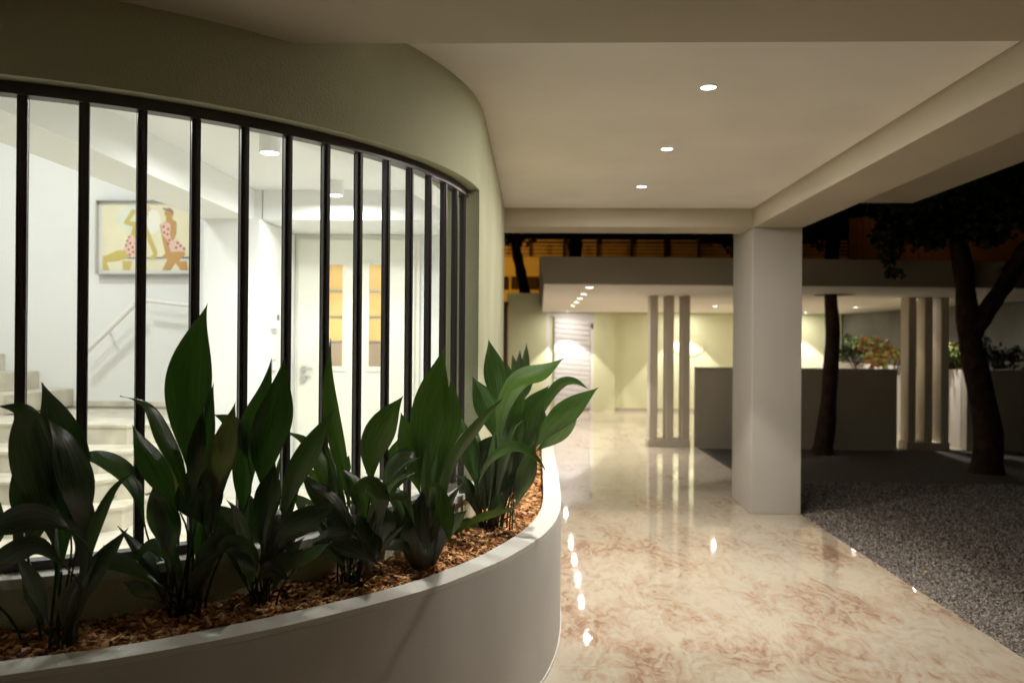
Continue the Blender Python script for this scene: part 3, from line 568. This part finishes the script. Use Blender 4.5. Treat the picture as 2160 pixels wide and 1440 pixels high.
PLANTS = [
 ('A', 130, 2.17, 'dark shaded aspidistra clump at the far left with big drooping folded leaves',
  [([(112, 1150, 0), (85, 1020, -.02), (66, 930, -.05), (52, 868, -.08), (-6, 856, -.1)], 104, .25, 'leafd'),
   ([(150, 1130, .02), (140, 1010, .02), (118, 900, .03), (88, 806, .06)], 112, -.2, 'leafd'),
   ([(178, 1135, 0), (168, 1030, -.03), (140, 940, -.05), (100, 880, -.06)], 84, .5, 'leafd'),
   ([(130, 1205, .05), (136, 1120, .06), (132, 1050, .07), (118, 1005, .08)], 36, 0, 'leaf'),
   ([(158, 1125, -.06), (105, 1094, -.08), (40, 1092, -.1), (-50, 1130, -.1)], 70, .3, 'leafd'),
   ([(138, 1195, -.08), (80, 1152, -.1), (20, 1172, -.12), (-50, 1225, -.12)], 54, -.3, 'leafd'),
   ([(-40, 1190, .03), (-12, 1120, .04), (2, 1056, .05)], 52, .1, 'leaf'),
   ([(46, 1120, .1), (32, 1060, .1), (27, 985, .1)], 26, 0, 'leaf'),
   ([(160, 1160, .0), (172, 1090, 0), (168, 1010, .02)], 60, .2, 'leafd'),
   ([(60, 1170, .0), (75, 1080, 0), (60, 980, .02)], 66, -.2, 'leafd')]),
 ('B', 385, 2.40, 'tall aspidistra clump with the highest broad leaf in the planter',
  [([(398, 1000, 0), (394, 900, 0), (400, 800, .01), (416, 710, .02), (438, 640, .03)], 104, .05, 'leaf'),
   ([(418, 1060, .02), (428, 960, .03), (437, 880, .04), (451, 806, .05)], 46, .2, 'leaf'),
   ([(405, 1060, .0), (410, 980, -.02), (420, 910, -.02), (432, 855, 0)], 42, -.2, 'leaf'),
   ([(452, 1080, .02), (463, 990, .02), (478, 920, .01), (497, 846, 0)], 60, .1, 'leafy'),
   ([(398, 1080, -.03), (378, 985, -.04), (345, 915, -.05), (318, 862, -.06), (290, 843, -.07), (253, 835, -.08)], 40, .5, 'leaf'),
   ([(380, 1080, -.02), (340, 1010, -.04), (305, 950, -.05), (278, 893, -.05)], 62, .1, 'leaf'),
   ([(362, 1185, -.05), (352, 1120, -.07), (333, 1062, -.08), (322, 1022, -.05)], 72, -.15, 'leaf'),
   ([(305, 1105, .02), (290, 1035, .02), (258, 988, .02), (205, 962, .02), (147, 967, .03)], 46, .4, 'leaf'),
   ([(345, 1238, -.08), (295, 1206, -.1), (240, 1182, -.12), (190, 1196, -.12), (157, 1246, -.12)], 42, .2, 'leaf'),
   ([(338, 1268, -.1), (310, 1252, -.12), (282, 1236, -.13), (255, 1226, -.13)], 28, -.5, 'leafd'),
   ([(388, 1235, 0), (366, 1180, -.01), (335, 1148, -.03), (306, 1155, -.05), (282, 1188, -.06)], 34, .3, 'leaf'),
   ([(374, 1070, .06), (362, 1000, .07), (352, 952, .08)], 28, 0, 'leafy'),
   ([(524, 970, .12), (503, 912, .12), (480, 886, .12), (448, 872, .12)], 42, 0, 'leaf'),
   ([(430, 1110, .02), (405, 1050, 0), (395, 990, 0)], 60, .3, 'leafd'),
   ([(448, 1120, .04), (440, 1050, .03), (446, 970, .03)], 56, -.2, 'leafd'),
   ([(440, 1200, .0), (480, 1146, -.03), (530, 1160, -.06), (545, 1215, -.06)], 34, .3, 'leaf')]),
 ('C', 552, 2.52, 'aspidistra clump with two tall upright leaves before the thermostat wall',
  [([(524, 1130, 0), (514, 1010, 0), (533, 900, .01), (560, 820, .02), (574, 750, .03)], 62, .2, 'leaf'),
   ([(556, 1050, -.01), (560, 945, -.01), (585, 850, 0), (599, 754, 0)], 88, -.1, 'leaf'),
   ([(592, 1110, -.03), (615, 1025, -.04), (658, 940, -.05), (706, 860, -.06)], 56, .15, 'leaf'),
   ([(556, 1140, -.03), (566, 1050, -.03), (581, 974, -.02)], 52, .3, 'leafd'),
   ([(594, 1150, .04), (600, 1095, .05), (603, 1038, .06)], 28, 0, 'leafy'),
   ([(545, 1180, -.05), (505, 1128, -.06), (462, 1090, -.06), (415, 1065, -.06)], 62, .1, 'leafd'),
   ([(560, 1185, -.05), (600, 1128, -.07), (655, 1090, -.08), (716, 1060, -.08)], 54, .25, 'leafd'),
   ([(550, 1150, .05), (535, 1100, .05), (528, 1040, .06)], 46, -.3, 'leafd'),
   ([(575, 1190, 0), (590, 1120, 0), (560, 1050, .02)], 60, .3, 'leafd'),
   ([(530, 1245, -.04), (528, 1200, -.07), (500, 1160, -.1), (455, 1165, -.12)], 36, .4, 'leaf'),
   ([(540, 1225, -.08), (575, 1200, -.1), (610, 1225, -.12)], 34, .4, 'leafd'),
   ([(610, 1215, -.02), (640, 1180, -.03), (700, 1142, -.05)], 30, .4, 'leaf')]),
 ('D', 745, 2.75, 'low bushy aspidistra clump under one narrow twisting leaf, before the double door',
  [([(742, 1090, 0), (722, 980, 0), (702, 880, 0), (694, 795, 0), (698, 713, 0)], 40, .35, 'leaf'),
   ([(782, 1025, -.02), (786, 955, -.03), (812, 890, -.04), (852, 833, -.05)], 72, .1, 'leaf'),
   ([(728, 1020, .12), (724, 990, .12), (737, 960, .12)], 34, 0, 'leaf'),
   ([(792, 1110, -.06), (805, 1055, -.08), (780, 1022, -.1), (750, 1032, -.12), (720, 1042, -.13)], 46, .2, 'leaf'),
   ([(775, 1115, 0), (762, 1045, 0), (738, 1005, 0), (716, 983, 0)], 44, .3, 'leaf'),
   ([(705, 1085, -.05), (690, 1010, -.05), (664, 952, -.05), (640, 925, -.05), (603, 911, -.05)], 42, .5, 'leaf'),
   ([(760, 1140, -.08), (700, 1065, -.08), (660, 1027, -.08), (633, 992, -.08)], 50, .2, 'leafd'),
   ([(690, 1120, 0), (652, 1075, 0), (614, 1036, 0)], 42, .1, 'leaf'),
   ([(800, 1190, -.05), (752, 1150, -.08), (700, 1130, -.1), (655, 1150, -.12)], 60, .2, 'leafd'),
   ([(780, 1210, -.05), (775, 1140, -.06), (752, 1075, -.06)], 62, .2, 'leafd'),
   ([(745, 1190, .02), (720, 1120, .02), (690, 1065, .03)], 60, -.2, 'leafd'),
   ([(735, 1200, -.08), (690, 1160, -.12), (650, 1175, -.14), (625, 1208, -.14)], 34, .3, 'leaf'),
   ([(700, 1060, .1), (668, 1020, .1), (655, 985, .1)], 44, 0, 'leaf'),
   ([(800, 1150, -.02), (815, 1105, -.03), (805, 1060, -.03)], 44, .3, 'leafd')]),
 ('E', 895, 3.02, 'aspidistra clump with a broad two-lobed upright leaf before the last mullions',
  [([(897, 1040, -.02), (900, 940, -.03), (913, 840, -.03), (926, 780, -.02), (938, 728, 0)], 88, .15, 'leaf'),
   ([(925, 1020, .05), (940, 940, .06), (955, 865, .06), (951, 786, .06)], 48, .1, 'leaf'),
   ([(892, 1020, .02), (868, 945, .02), (845, 868, .02)], 56, .1, 'leaf'),
   ([(886, 1040, -.02), (866, 975, -.04), (836, 990, -.06), (808, 1062, -.07)], 66, .3, 'leaf'),
   ([(836, 1000, .12), (830, 965, .12), (839, 925, .12)], 30, 0, 'leaf'),
   ([(890, 1240, -.06), (886, 1150, -.07), (886, 1090, -.07), (894, 1030, -.06)], 78, .1, 'leafd'),
   ([(905, 1075, -.08), (918, 1028, -.1), (938, 1080, -.12), (951, 1152, -.13)], 38, .2, 'leaf'),
   ([(877, 1110, -.1), (856, 1052, -.12), (820, 1041, -.14), (770, 1052, -.15), (714, 1064, -.16)], 30, .3, 'leaf'),
   ([(934, 1055, -.1), (960, 965, -.12), (1012, 893, -.14), (1063, 836, -.16)], 30, .45, 'leaf'),
   ([(880, 1170, -.06), (845, 1147, -.1), (800, 1160, -.12)], 28, .4, 'leaf'),
   ([(915, 1200, 0), (925, 1130, 0), (960, 1060, 0)], 46, .3, 'leafd'),
   ([(870, 1180, .02), (850, 1110, .02), (860, 1040, .03)], 54, .3, 'leafd'),
   ([(930, 1160, .02), (950, 1110, .02), (985, 1075, 0)], 40, .4, 'leaf'),
   ([(905, 1130, .05), (920, 1060, .05), (945, 1005, .05)], 50, .3, 'leaf')]),
 ('F', 1030, 3.62, 'brightly lit large aspidistra clump arching over the planter rim at its right end',
  [([(1050, 965, -.1), (1060, 870, -.18), (1092, 808, -.28), (1145, 784, -.46), (1190, 755, -.64)], 50, .25, 'leaf'),
   ([(1052, 880, .15), (1046, 800, .15), (1030, 713, .15)], 54, 0, 'leaf'),
   ([(1046, 930, .05), (1028, 860, .05), (995, 792, .05)], 58, .1, 'leaf'),
   ([(1128, 945, -.05), (1168, 893, -.1), (1216, 852, -.15), (1263, 816, -.2)], 56, .1, 'leaf'),
   ([(1132, 950, 0), (1178, 915, -.05), (1222, 862, -.1)], 46, .5, 'leaf'),
   ([(1104, 945, .05), (1118, 870, .05), (1158, 812, .05)], 54, .1, 'leaf'),
   ([(1130, 900, .2), (1158, 838, .2), (1185, 808, .2), (1213, 804, .2), (1244, 822, .2)], 26, .3, 'leaf'),
   ([(1094, 950, 0), (1090, 890, 0), (1083, 840, 0)], 44, .1, 'leaf'),
   ([(1005, 1030, -.2), (1030, 975, -.22), (1072, 944, -.24), (1108, 947, -.26), (1140, 975, -.28), (1153, 998, -.28)], 24, .3, 'leaf'),
   ([(1085, 1075, -.1), (1110, 1000, -.12), (1128, 928, -.14)], 44, .2, 'leaf'),
   ([(1010, 1040, -.1), (992, 960, -.1), (972, 900, -.1), (957, 857, -.1)], 44, .2, 'leaf'),
   ([(998, 1000, 0), (978, 940, 0), (940, 905, 0)], 52, 0, 'leaf'),
   ([(1012, 1020, -.05), (1022, 960, -.06), (1055, 912, -.08)], 48, .2, 'leafd'),
   ([(955, 1120, -.2), (1008, 1094, -.22), (1052, 1080, -.24), (1094, 1069, -.26)], 20, .5, 'leaf'),
   ([(955, 1128, -.15), (985, 1104, -.18), (1014, 1112, -.2)], 26, .3, 'leaf'),
   ([(1042, 1085, -.1), (1050, 1062, -.1), (1060, 1036, -.1)], 32, 0, 'leaf'),
   ([(1045, 1070, 0), (1055, 1000, 0), (1085, 940, 0)], 46, .3, 'leafd'),
   ([(1030, 1080, 0), (1025, 1010, 0), (1035, 950, 0)], 44, -.3, 'leafd'),
   ([(1065, 1060, .05), (1085, 990, .05), (1100, 930, .05)], 44, .3, 'leafd'),
   ([(1090, 1020, .1), (1110, 950, .1), (1140, 880, .1)], 42, .3, 'leaf'),
   ([(1075, 950, .1), (1068, 880, .1), (1075, 820, .12)], 46, .2, 'leaf'),
   ([(1110, 960, .15), (1135, 890, .15), (1145, 845, .15)], 46, -.2, 'leaf'),
   ([(1070, 920, -.05), (1082, 870, -.05), (1100, 800, -.05)], 50, .1, 'leaf'),
   ([(1000, 1070, 0), (985, 1030, -.02), (962, 1000, -.05)], 34, .3, 'leafd')]),
 ('G', 1080, 5.4, 'distant dark aspidistra clump at the far end of the planter by the wall corner',
  [([(1088, 830, 0), (1090, 790, 0), (1080, 745, 0)], 22, .2, 'leaf'), ([(1100, 830, 0), (1108, 780, 0), (1111, 722, 0)], 18, .2, 'leafd'),
   ([(1092, 830, 0), (1095, 780, 0), (1097, 735, 0)], 16, .2, 'leafd'), ([(1105, 840, 0), (1118, 800, 0), (1128, 770, 0)], 20, .2, 'leaf'),
   ([(1085, 840, 0), (1078, 800, 0), (1070, 765, 0)], 20, .2, 'leaf'), ([(1100, 850, -.1), (1110, 810, -.1), (1104, 775, -.1)], 24, .2, 'leafd')]),
]
for nm, rxp, D0, lab, leaves in PLANTS:
    r0 = PD(rxp, 800, D0); r0 = Vector((r0.x, D0, .585))
    e = empty('aspidistra_plant', r0, lab, 'plant', G3)
    if nm == 'A': leaves = [(p_, w_*.86, r_, m_) for p_, w_, r_, m_ in leaves]
    for pts, wpx, roll, mt in leaves:
        p3 = [PD(x, y, D0+dd) for x, y, dd in pts]
        if nm == 'F' and mt == 'leaf': mt = 'leaflit'
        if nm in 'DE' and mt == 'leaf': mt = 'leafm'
        b0 = p3[0]
        rt = Vector((r0.x*.55+b0.x*.45+random.uniform(-.02, .02), D0+random.uniform(-.03, .04), .585))
        wm = wpx/F*(D0+pts[len(pts)//2][2])/math.cos(min(roll, 1.1))*(.93 if mt != 'leafd' else 1.08)
        blade(p3, wm, roll, random.uniform(.12, .3), root=rt, parent=e, mt=mt)
    # short inner leaves close to the soil, part of the clump
    for k in range(7 if nm != 'G' else 3):
        a = random.uniform(0, 6.28); L_ = random.uniform(.14, .26); sp = random.uniform(.05, .13)
        b0 = r0+Vector((math.cos(a)*.04, math.sin(a)*.03, random.uniform(.05, .10)))
        p3 = [b0, b0+Vector((math.cos(a)*sp*.5, math.sin(a)*sp*.3, L_*.55)), b0+Vector((math.cos(a)*sp*1.3, math.sin(a)*sp*.6, L_))]
        blade(p3, random.uniform(.04, .06), random.uniform(-.6, .6), .25, n=18, m=7, root=r0+Vector((random.uniform(-.03, .03), random.uniform(-.02, .02), 0)), parent=e, mt='leafd')

    # slim upright leaves that fill the clump
    for k in range({'F': 9, 'E': 7, 'D': 6, 'C': 5, 'B': 4, 'A': 3, 'G': 0}[nm]):
        a = random.uniform(0, 6.28); L_ = random.uniform(.26, .42); sp = random.uniform(.05, .15)
        b0 = r0+Vector((math.cos(a)*.05, math.sin(a)*.05, random.uniform(.10, .16)))
        p3 = [b0, b0+Vector((math.cos(a)*sp*.35, math.sin(a)*sp*.3, L_*.5)), b0+Vector((math.cos(a)*sp*.9, math.sin(a)*sp*.7, L_*.85)), b0+Vector((math.cos(a)*sp*1.5, math.sin(a)*sp, L_))]
        blade(p3, random.uniform(.030, .048), random.uniform(-.5, .7), .28, n=22, m=13, root=r0+Vector((random.uniform(-.04, .04), random.uniform(-.03, .03), 0)), parent=e, mt={'F': 'leaflit', 'E': 'leafm', 'D': 'leafm'}.get(nm, 'leaf'))

# ------------------------------------------------------------------ pavilion canopy, back wall, gate, pillars
hc = PZ(1760, 622, 2.15)
hole = [(hc.x+.27*math.cos(2*math.pi*k/28), hc.y+.27*math.sin(2*math.pi*k/28)) for k in range(28)]
can = empty('canopy', (4, 13, 2.15), 'flat deep-edged canopy roof with white soffit and a trunk hole', 'canopy')
base = [(.085, 9.36), (9.5, 9.85), (9.5, 17.46), (.12, 17.46)]
q = MB(); q.prism(base, 2.162, 2.47, [hole], top=[(.03, 9.30), (9.5, 9.79), (9.5, 17.46), (.06, 17.46)]+hole); q.build('roof_slab', M['canopy'], can)
q = MB(); q.prism([(x+(.004 if x < 5 else -.004), y+(.004 if y < 12 else -.004)) for x, y in base], 2.15, 2.161, [[(x*1, y*1) for x, y in hole]]); q.build('soffit', M['soffit'], can)
bw = empty('back_wall', (3, 17.5, 0), 'pale green rendered wall at the back of the canopy with louvred gate', 'wall')
q = MB(); q.box(-.62, .22, 17.5, 17.75, 0, 2.56); q.box(1.25, 1.72, 17.42, 17.75, 0, 2.56); q.box(1.72, 6.62, 17.5, 17.75, 0, 2.56); q.box(.22, 1.25, 17.62, 17.75, 0, 2.56)
q.build('wall', M['backwall'], bw)
q = MB(); q.box(-.6, .2, 17.47, 17.499, 0, .06); q.box(1.72, 6.6, 17.47, 17.499, 0, .06); q.build('skirting', M['canopy'], bw)
g = MB(); g.box(.22, .29, 17.5, 17.56, 0, 2.14); g.box(1.19, 1.25, 17.5, 17.56, 0, 2.14); g.box(.29, 1.19, 17.5, 17.56, 2.06, 2.14); g.box(.40, 1.19, 17.56, 17.60, .02, 2.06)
gt = g.build('gate', M['gate'], bw)
for k in range(17):
    z = .14+k*.113; q = MB(); q.obox(Vector((.79, 17.535, z)), Vector((.385, 0, -.028)), Vector((0, .022, .012)), Vector((0, -.006, .042))); q.build('louvre', M['gate'], gt)
q = MB(); q.box(1.20, 1.24, 17.47, 17.5, 1.8, 1.9); q.build('hinge', M['black'], gt)
ov = MB(); oc = PD(1453, 727, 17.48); n = 40
A = [(oc.x+.36*math.cos(2*math.pi*k/n), oc.z+.25*math.sin(2*math.pi*k/n)) for k in range(n)]; B = [(oc.x+.31*math.cos(2*math.pi*k/n), oc.z+.205*math.sin(2*math.pi*k/n)) for k in range(n)]
ov.add([(x, 17.499, z) for x, z in A]+[(x, 17.482, z) for x, z in A]+[(x, 17.484, z) for x, z in B]+[(x, 17.492, z) for x, z in B],
       [(k, (k+1) % n, n+(k+1) % n, n+k) for k in range(n)]+[(n+k, n+(k+1) % n, 2*n+(k+1) % n, 2*n+k) for k in range(n)]+[(2*n+k, 2*n+(k+1) % n, 3*n+(k+1) % n, 3*n+k) for k in range(n)]+[tuple(range(3*n, 4*n))], 0, False)
tag(ov.build('oval_medallion', M['backwall']), 'oval raised medallion in wall colour on the back wall', 'wall ornament')
gp = MB(); gp.box(-.80, -.635, 17.45, 17.6, 0, 2.3); gp.box(-.83, -.61, 17.42, 17.63, 2.3, 2.36)
tag(gp.build('gate_post', mat('dark_brown_paint', (.07, .035, .02), .6)), 'dark brown post at the left end of the back wall', 'post')

def pillars(x0, y0, label):
    e = empty('pillar_screen', (x0, y0, 0), label, 'pillars', 'triple pillar screens under the canopy')
    for k in range(3):
        x = x0+.02+k*.228
        q = MB(); q.box(x, x+.115, y0+.012, y0+.262, .105, 2.147); q.build('pillar', M['beam'], e, .01)
    q = MB(); q.box(x0, x0+.60, y0, y0+.275, 0, .104); q.build('base', M['beam'], e, .006)
    return e
ps = pillars(1.60, 11.40, 'left trio of slim pillars on a low base, standing on the polished paving')
copy_thing(ps, (5.235, 11.40, 0), 'right trio of slim pillars on a low base, beside the forked tree')

def lw(x0, x1, label):
    e = empty('low_wall', (x0, 11.45, 0), label, 'low wall', 'low garden walls at the gravel edge')
    q = MB(); q.box(x0, x1, 11.45, 11.60, -.05, 1.115); q.build('wall', M['lowwall'], e, .004)
    q = MB(); q.box(x0-.004, x1+.004, 11.446, 11.604, 1.117, 1.132); q.build('coping', M['lowwall'], e)
lw(2.29, 5.12, 'low dark wall between the left pillar trio and the right pillar trio, behind the square column')
lw(6.09, 12, 'low dark wall right of the right pillar trio, behind the forked tree')
q = MB(); q.box(6.09, 6.22, 11.61, 17.45, -.05, 1.12)
tag(q.build('bed_wall', M['column'], None, .004), 'bright low wall running back from the right pillars, holding shrubs', 'low wall')
q = MB(); q.box(6.225, 7.6, 11.61, 17.4, .3, 1.0); tag(q.build('bed_soil', M['soil']), kind='structure')
q = MB(); q.prism([(6.63, 17.75), (7.75, 9.0), (8.0, 9.0), (6.9, 17.75)], -.05, 2.145)
tag(q.build('side_wall', M['darkwall']), 'tall dark grey concrete wall behind the shrubs at right', 'wall')

# ------------------------------------------------------------------ foliage helper, shrubs, trees
def leaf_cloud(name, centers, n, size, mats, parent, seed=1, drop=0.):
    rs = np.random.RandomState(seed); cs = np.array([c[:3] for c in centers], float); rr = np.array([c[3] for c in centers])
    w_ = rr**2; k = rs.choice(len(cs), n, p=w_/w_.sum())
    d = rs.randn(n, 3); d /= np.linalg.norm(d, axis=1)[:, None]; rad = rr[k]*(.35+.65*rs.rand(n)**.5)*(1+.25*rs.randn(n).clip(-1, 1.6))
    p = cs[k]+d*rad[:, None]*np.array([1, 1, .75]); s_ = size*(.6+.8*rs.rand(n))
    q = np.array([(-.5, 0, 0), (-.12, .28, .05), (.35, .2, .02), (.6, 0, -.05), (.35, -.2, .02), (-.12, -.28, .05)])
    st_ = np.random.get_state(); np.random.seed(seed); Rm = rotmats(n); np.random.set_state(st_)
    V = np.einsum('nij,nkj->nki', Rm, q[None]*s_[:, None, None]); V += p[:, None]
    o = scatter_mesh(name, mats[0], V, np.array([(0, 1, 2, 3, 4, 5)]))
    for m in mats[1:]: o.data.materials.append(m)
    if len(mats) > 1: o.data.polygons.foreach_set('material_index', rs.randint(0, len(mats), n).astype(np.int32))
    if parent: o.parent = parent; o.matrix_parent_inverse = Matrix.Translation(-Vector(parent.location))
    return o
def shrub(cx, cy, w_, h_, mats, label, seed, n=900, size=.07):
    e = empty('shrub', (cx, cy, 1.0), label, 'shrub', 'shrubs in the raised bed')
    rs = random.Random(seed); cs = []
    stm = MB()
    for k in range(9):
        a = rs.uniform(-w_/2, w_/2); b = rs.uniform(-.25, .25); z = 1.0+h_*rs.uniform(.25, .85)
        cs.append((cx+a, cy+b, z, h_*rs.uniform(.16, .3))); stm.tube([(cx+a*.2, cy+b*.2, .98), (cx+a*.6, cy+b*.6, 1+(z-1)*.5), (cx+a, cy+b, z)], .01, 5)
    leaf_cloud('foliage', cs, n, size, mats, e, seed); stm.build('stem', M['trunk'], e)
def sx(px_, D): return PD(px_, 740, D).x
shrub(sx(1808, 14.6)+.25, 15.2, .9, .68, [M['crown'], M['greenbush']], 'dark green shrub just right of the trunk, far end of raised bed', 3)
shrub(sx(1868, 13.2)+.15, 13.3, .95, .62, [M['limebush'], M['redbush'], M['limebush']], 'orange and yellow-green shrub left of the right pillar trio', 4, 1000, .08)
shrub(sx(1925, 12.8)+.3, 12.5, .6, .56, [M['greenbush'], M['redbush'], M['crown']], 'dim reddish shrub seen between the right pillars', 5)
shrub(sx(2010, 12.0)+.1, 12.0, .55, .58, [M['limebush'], M['greenbush']], 'lime green shrub between right pillar trio and forked trunk', 6)
shrub(sx(2115, 12.0), 11.95, 1.0, .66, [M['crown']], 'dark rounded shrub right of the forked trunk', 8)

def tree(name, label, paths, cents, n, size, seed, mats, loc):
    e = empty(name, loc, label, 'tree', 'garden trees')
    t = MB()
    for pts, rads in paths:
        P = catmull(pts, 22); m = len(rads)-1
        rr = [np.interp(i/21*m, range(m+1), rads)*(1+.07*math.sin(i*1.9+seed)+.04*math.sin(i*4.1)) for i in range(22)]
        t.tube(P, rr, 14)
    t.build('trunk', M['trunk'], e)
    if n: leaf_cloud('crown', cents, n, size, mats, e, seed)
    return e
def cl_px(lst, D): return [(*PD(x, y, D+dd), r) for x, y, dd, r in lst]
rs = random.Random(3)
t1 = [PD(1733, 965, 10.9), PD(1745, 880, 10.9), PD(1752, 780, 10.92), PD(1757, 700, 10.92), PD(1752, 622, 10.9), PD(1756, 520, 10.9), PD(1770, 430, 10.9), PD(1760, 330, 10.9)]
br = [([PD(1766, 440, 10.9), PD(1810, 395, 10.7), PD(1870, 370, 10.4)], [.06, .04, .02]), ([PD(1768, 440, 10.9), PD(1730, 400, 11), PD(1700, 380, 11.2)], [.05, .035, .02])]
c1 = cl_px([(1712, 455, .1, .22), (1700, 500, .2, .10), (1735, 425, 0, .25), (1750, 385, 0, .32), (1795, 385, .1, .28), (1870, 385, 0, .38), (1905, 425, -.2, .32), (1868, 455, -.2, .18), (1880, 500, -.3, .22),
             (1930, 470, -.3, .30), (1960, 440, -.3, .36), (1725, 515, .1, .10), (1990, 480, -.4, .25), (1700, 350, .1, .5), (1830, 330, 0, .6), (1930, 350, 0, .6), (1990, 400, 0, .4)], 10.7)
tree('garden_tree', 'slim dark tree whose trunk passes up through the canopy hole', [(t1, [.15, .112, .10, .095, .085, .10, .09, .05])]+br, c1, 4200, .085, 21, [M['crown']], (t1[0].x, 10.9, 0))
t2 = [PD(2080, 1004, 9.45), PD(2085, 920, 9.45), PD(2070, 830, 9.45), PD(2050, 740, 9.45), PD(2040, 660, 9.45), PD(2032, 570, 9.45), PD(2015, 470, 9.45), PD(2010, 380, 9.45), PD(2000, 250, 9.4)]
f2 = [PD(2052, 700, 9.43), PD(2085, 650, 9.4), PD(2120, 600, 9.35), PD(2155, 540, 9.3), PD(2220, 470, 9.2)]
c2 = cl_px([(1875, 540, -.05, .13), (1885, 575, -.05, .10), (1870, 500, 0, .2), (1930, 480, 0, .28), (1985, 490, 0, .25), (2050, 480, 0, .28), (2110, 470, 0, .25), (2080, 440, 0, .4), (2150, 430, 0, .4),
             (2000, 420, 0, .45), (1920, 420, 0, .35), (2060, 370, 0, .5), (2140, 350, 0, .5), (1960, 380, .1, .4), (2200, 420, 0, .5), (2100, 495, .05, .16), (1950, 505, .05, .16), (2080, 510, 0, .1)], 9.35)
tree('garden_tree', 'thick forked dark tree standing in the gravel at the right edge', [(t2, [.19, .15, .14, .13, .12, .105, .10, .09, .07]), (f2, [.115, .10, .09, .10, .08])], c2, 7500, .075, 33, [M['crown']], (t2[0].x, 9.45, 0))
t3 = [PD(1112, 640, 20), PD(1098, 570, 20), PD(1088, 520, 20), PD(1086, 470, 20), PD(1084, 350, 20)]
tree('background_tree', 'thin curved trunk before the orange facade at left, seen past the house corner', [(t3, [.13, .13, .12, .12, .1])], cl_px([(1080, 460, 0, .8), (1130, 440, 0, .6)], 20), 1200, .15, 5, [M['crown']], (t3[0].x, 20, 0))
t4 = [PD(1213, 640, 20.5), PD(1213, 560, 20.5), PD(1214, 480, 20.5), PD(1218, 350, 20.5)]
tree('background_tree', 'straight trunk behind the canopy edge, before the orange railing', [(t4, [.19, .18, .18, .15])], cl_px([(1250, 440, 0, .7), (1510, 485, 0, .45), (1545, 500, -.2, .4), (1480, 470, 0, .4)], 20.5), 2200, .15, 6, [M['crown']], (t4[0].x, 20.5, 0))
c5 = cl_px([(1690, 470, 0, .6), (1800, 440, 0, .5), (1840, 420, 0, .7)], 19)

# ------------------------------------------------------------------ orange-lit house behind
oh = empty('background_house', (2, 25, 0), 'sodium-lit ochre house behind the canopy with railed roof terrace', 'building')
zt = PD(1300, 547, 25).z
q = MB(); q.box(-6, 9.6, 25, 27, 0, zt); q.box(-6, 9.7, 24.9, 25, zt-.02, zt+.06); q.box(-6, .2, 24.85, 24.99, 3.02, 3.10); q.box(-6, -.9, 24.6, 24.99, 2.75, 3.0); q.build('wall', M['ochre'], oh)
for x0, x1 in ((1000, 1071), (1078, 1134), (1141, 1200)):
    a, b = PD(x0, 583, 24.95), PD(x1, 610, 24.95)
    q = MB(); q.box(a.x, b.x, 24.93, 24.995, b.z, a.z); q.build('window', M['darkglass'], oh)
fe = empty('terrace_railing', (2, 24.9, zt), 'railing of horizontal slats with dark posts on the ochre house terrace', 'railing')
q = MB()
for k in range(5): q.box(-6, 9.6, 24.93, 24.96, zt+.09+k*.115, zt+.135+k*.115)
q.build('rail', M['ochrerail'], fe)
q = MB(); q.box(-6, 9.6, 25.6, 25.63, zt-.3, zt+.60); q.build('screen', M['board'], fe)
for k in range(-5, 8):
    x = PD(1190+71*k, 520, 24.9).x; q = MB(); q.box(x-.04, x+.04, 24.86, 24.925, zt+.062, zt+.66); q.build('post', M['black'], fe)
q = MB()
for k in range(46): q.box(7.75+k*.17, 7.75+k*.17+.158, 20+.004*(k % 2), 20.04, 0, 4.62+.02*(k % 3))
tag(q.build('board_fence', M['board']), 'tall fence of vertical brown boards behind the canopy at right', 'fence')
sod = (1.0, .55, .09)
spot('street_light', (-3.0, 21.6, 4.0), P_ORANGE, 160, .8, sod, .12, (.45, 1, -.1))
spot('street_light', (9.5, 17.9, 6.2), 28, 130, .8, (1, .42, .10), .12, (.25, 1, -.5))

# yellow leaf on gravel
lp = PZ(1955, 1207, .008); q = MB(); q.add([lp+Vector(v) for v in ((-.02, 0, .004), (-.005, .012, .012), (.012, .008, .008), (.024, -.002, .003), (.008, -.012, .01), (-.01, -.01, .006))], [(0, 1, 2, 3, 4, 5)], 0)
tag(q.build('fallen_leaf', M['yellowleaf'], fix=False), 'single small yellow fallen leaf lying on the gravel', 'leaf')
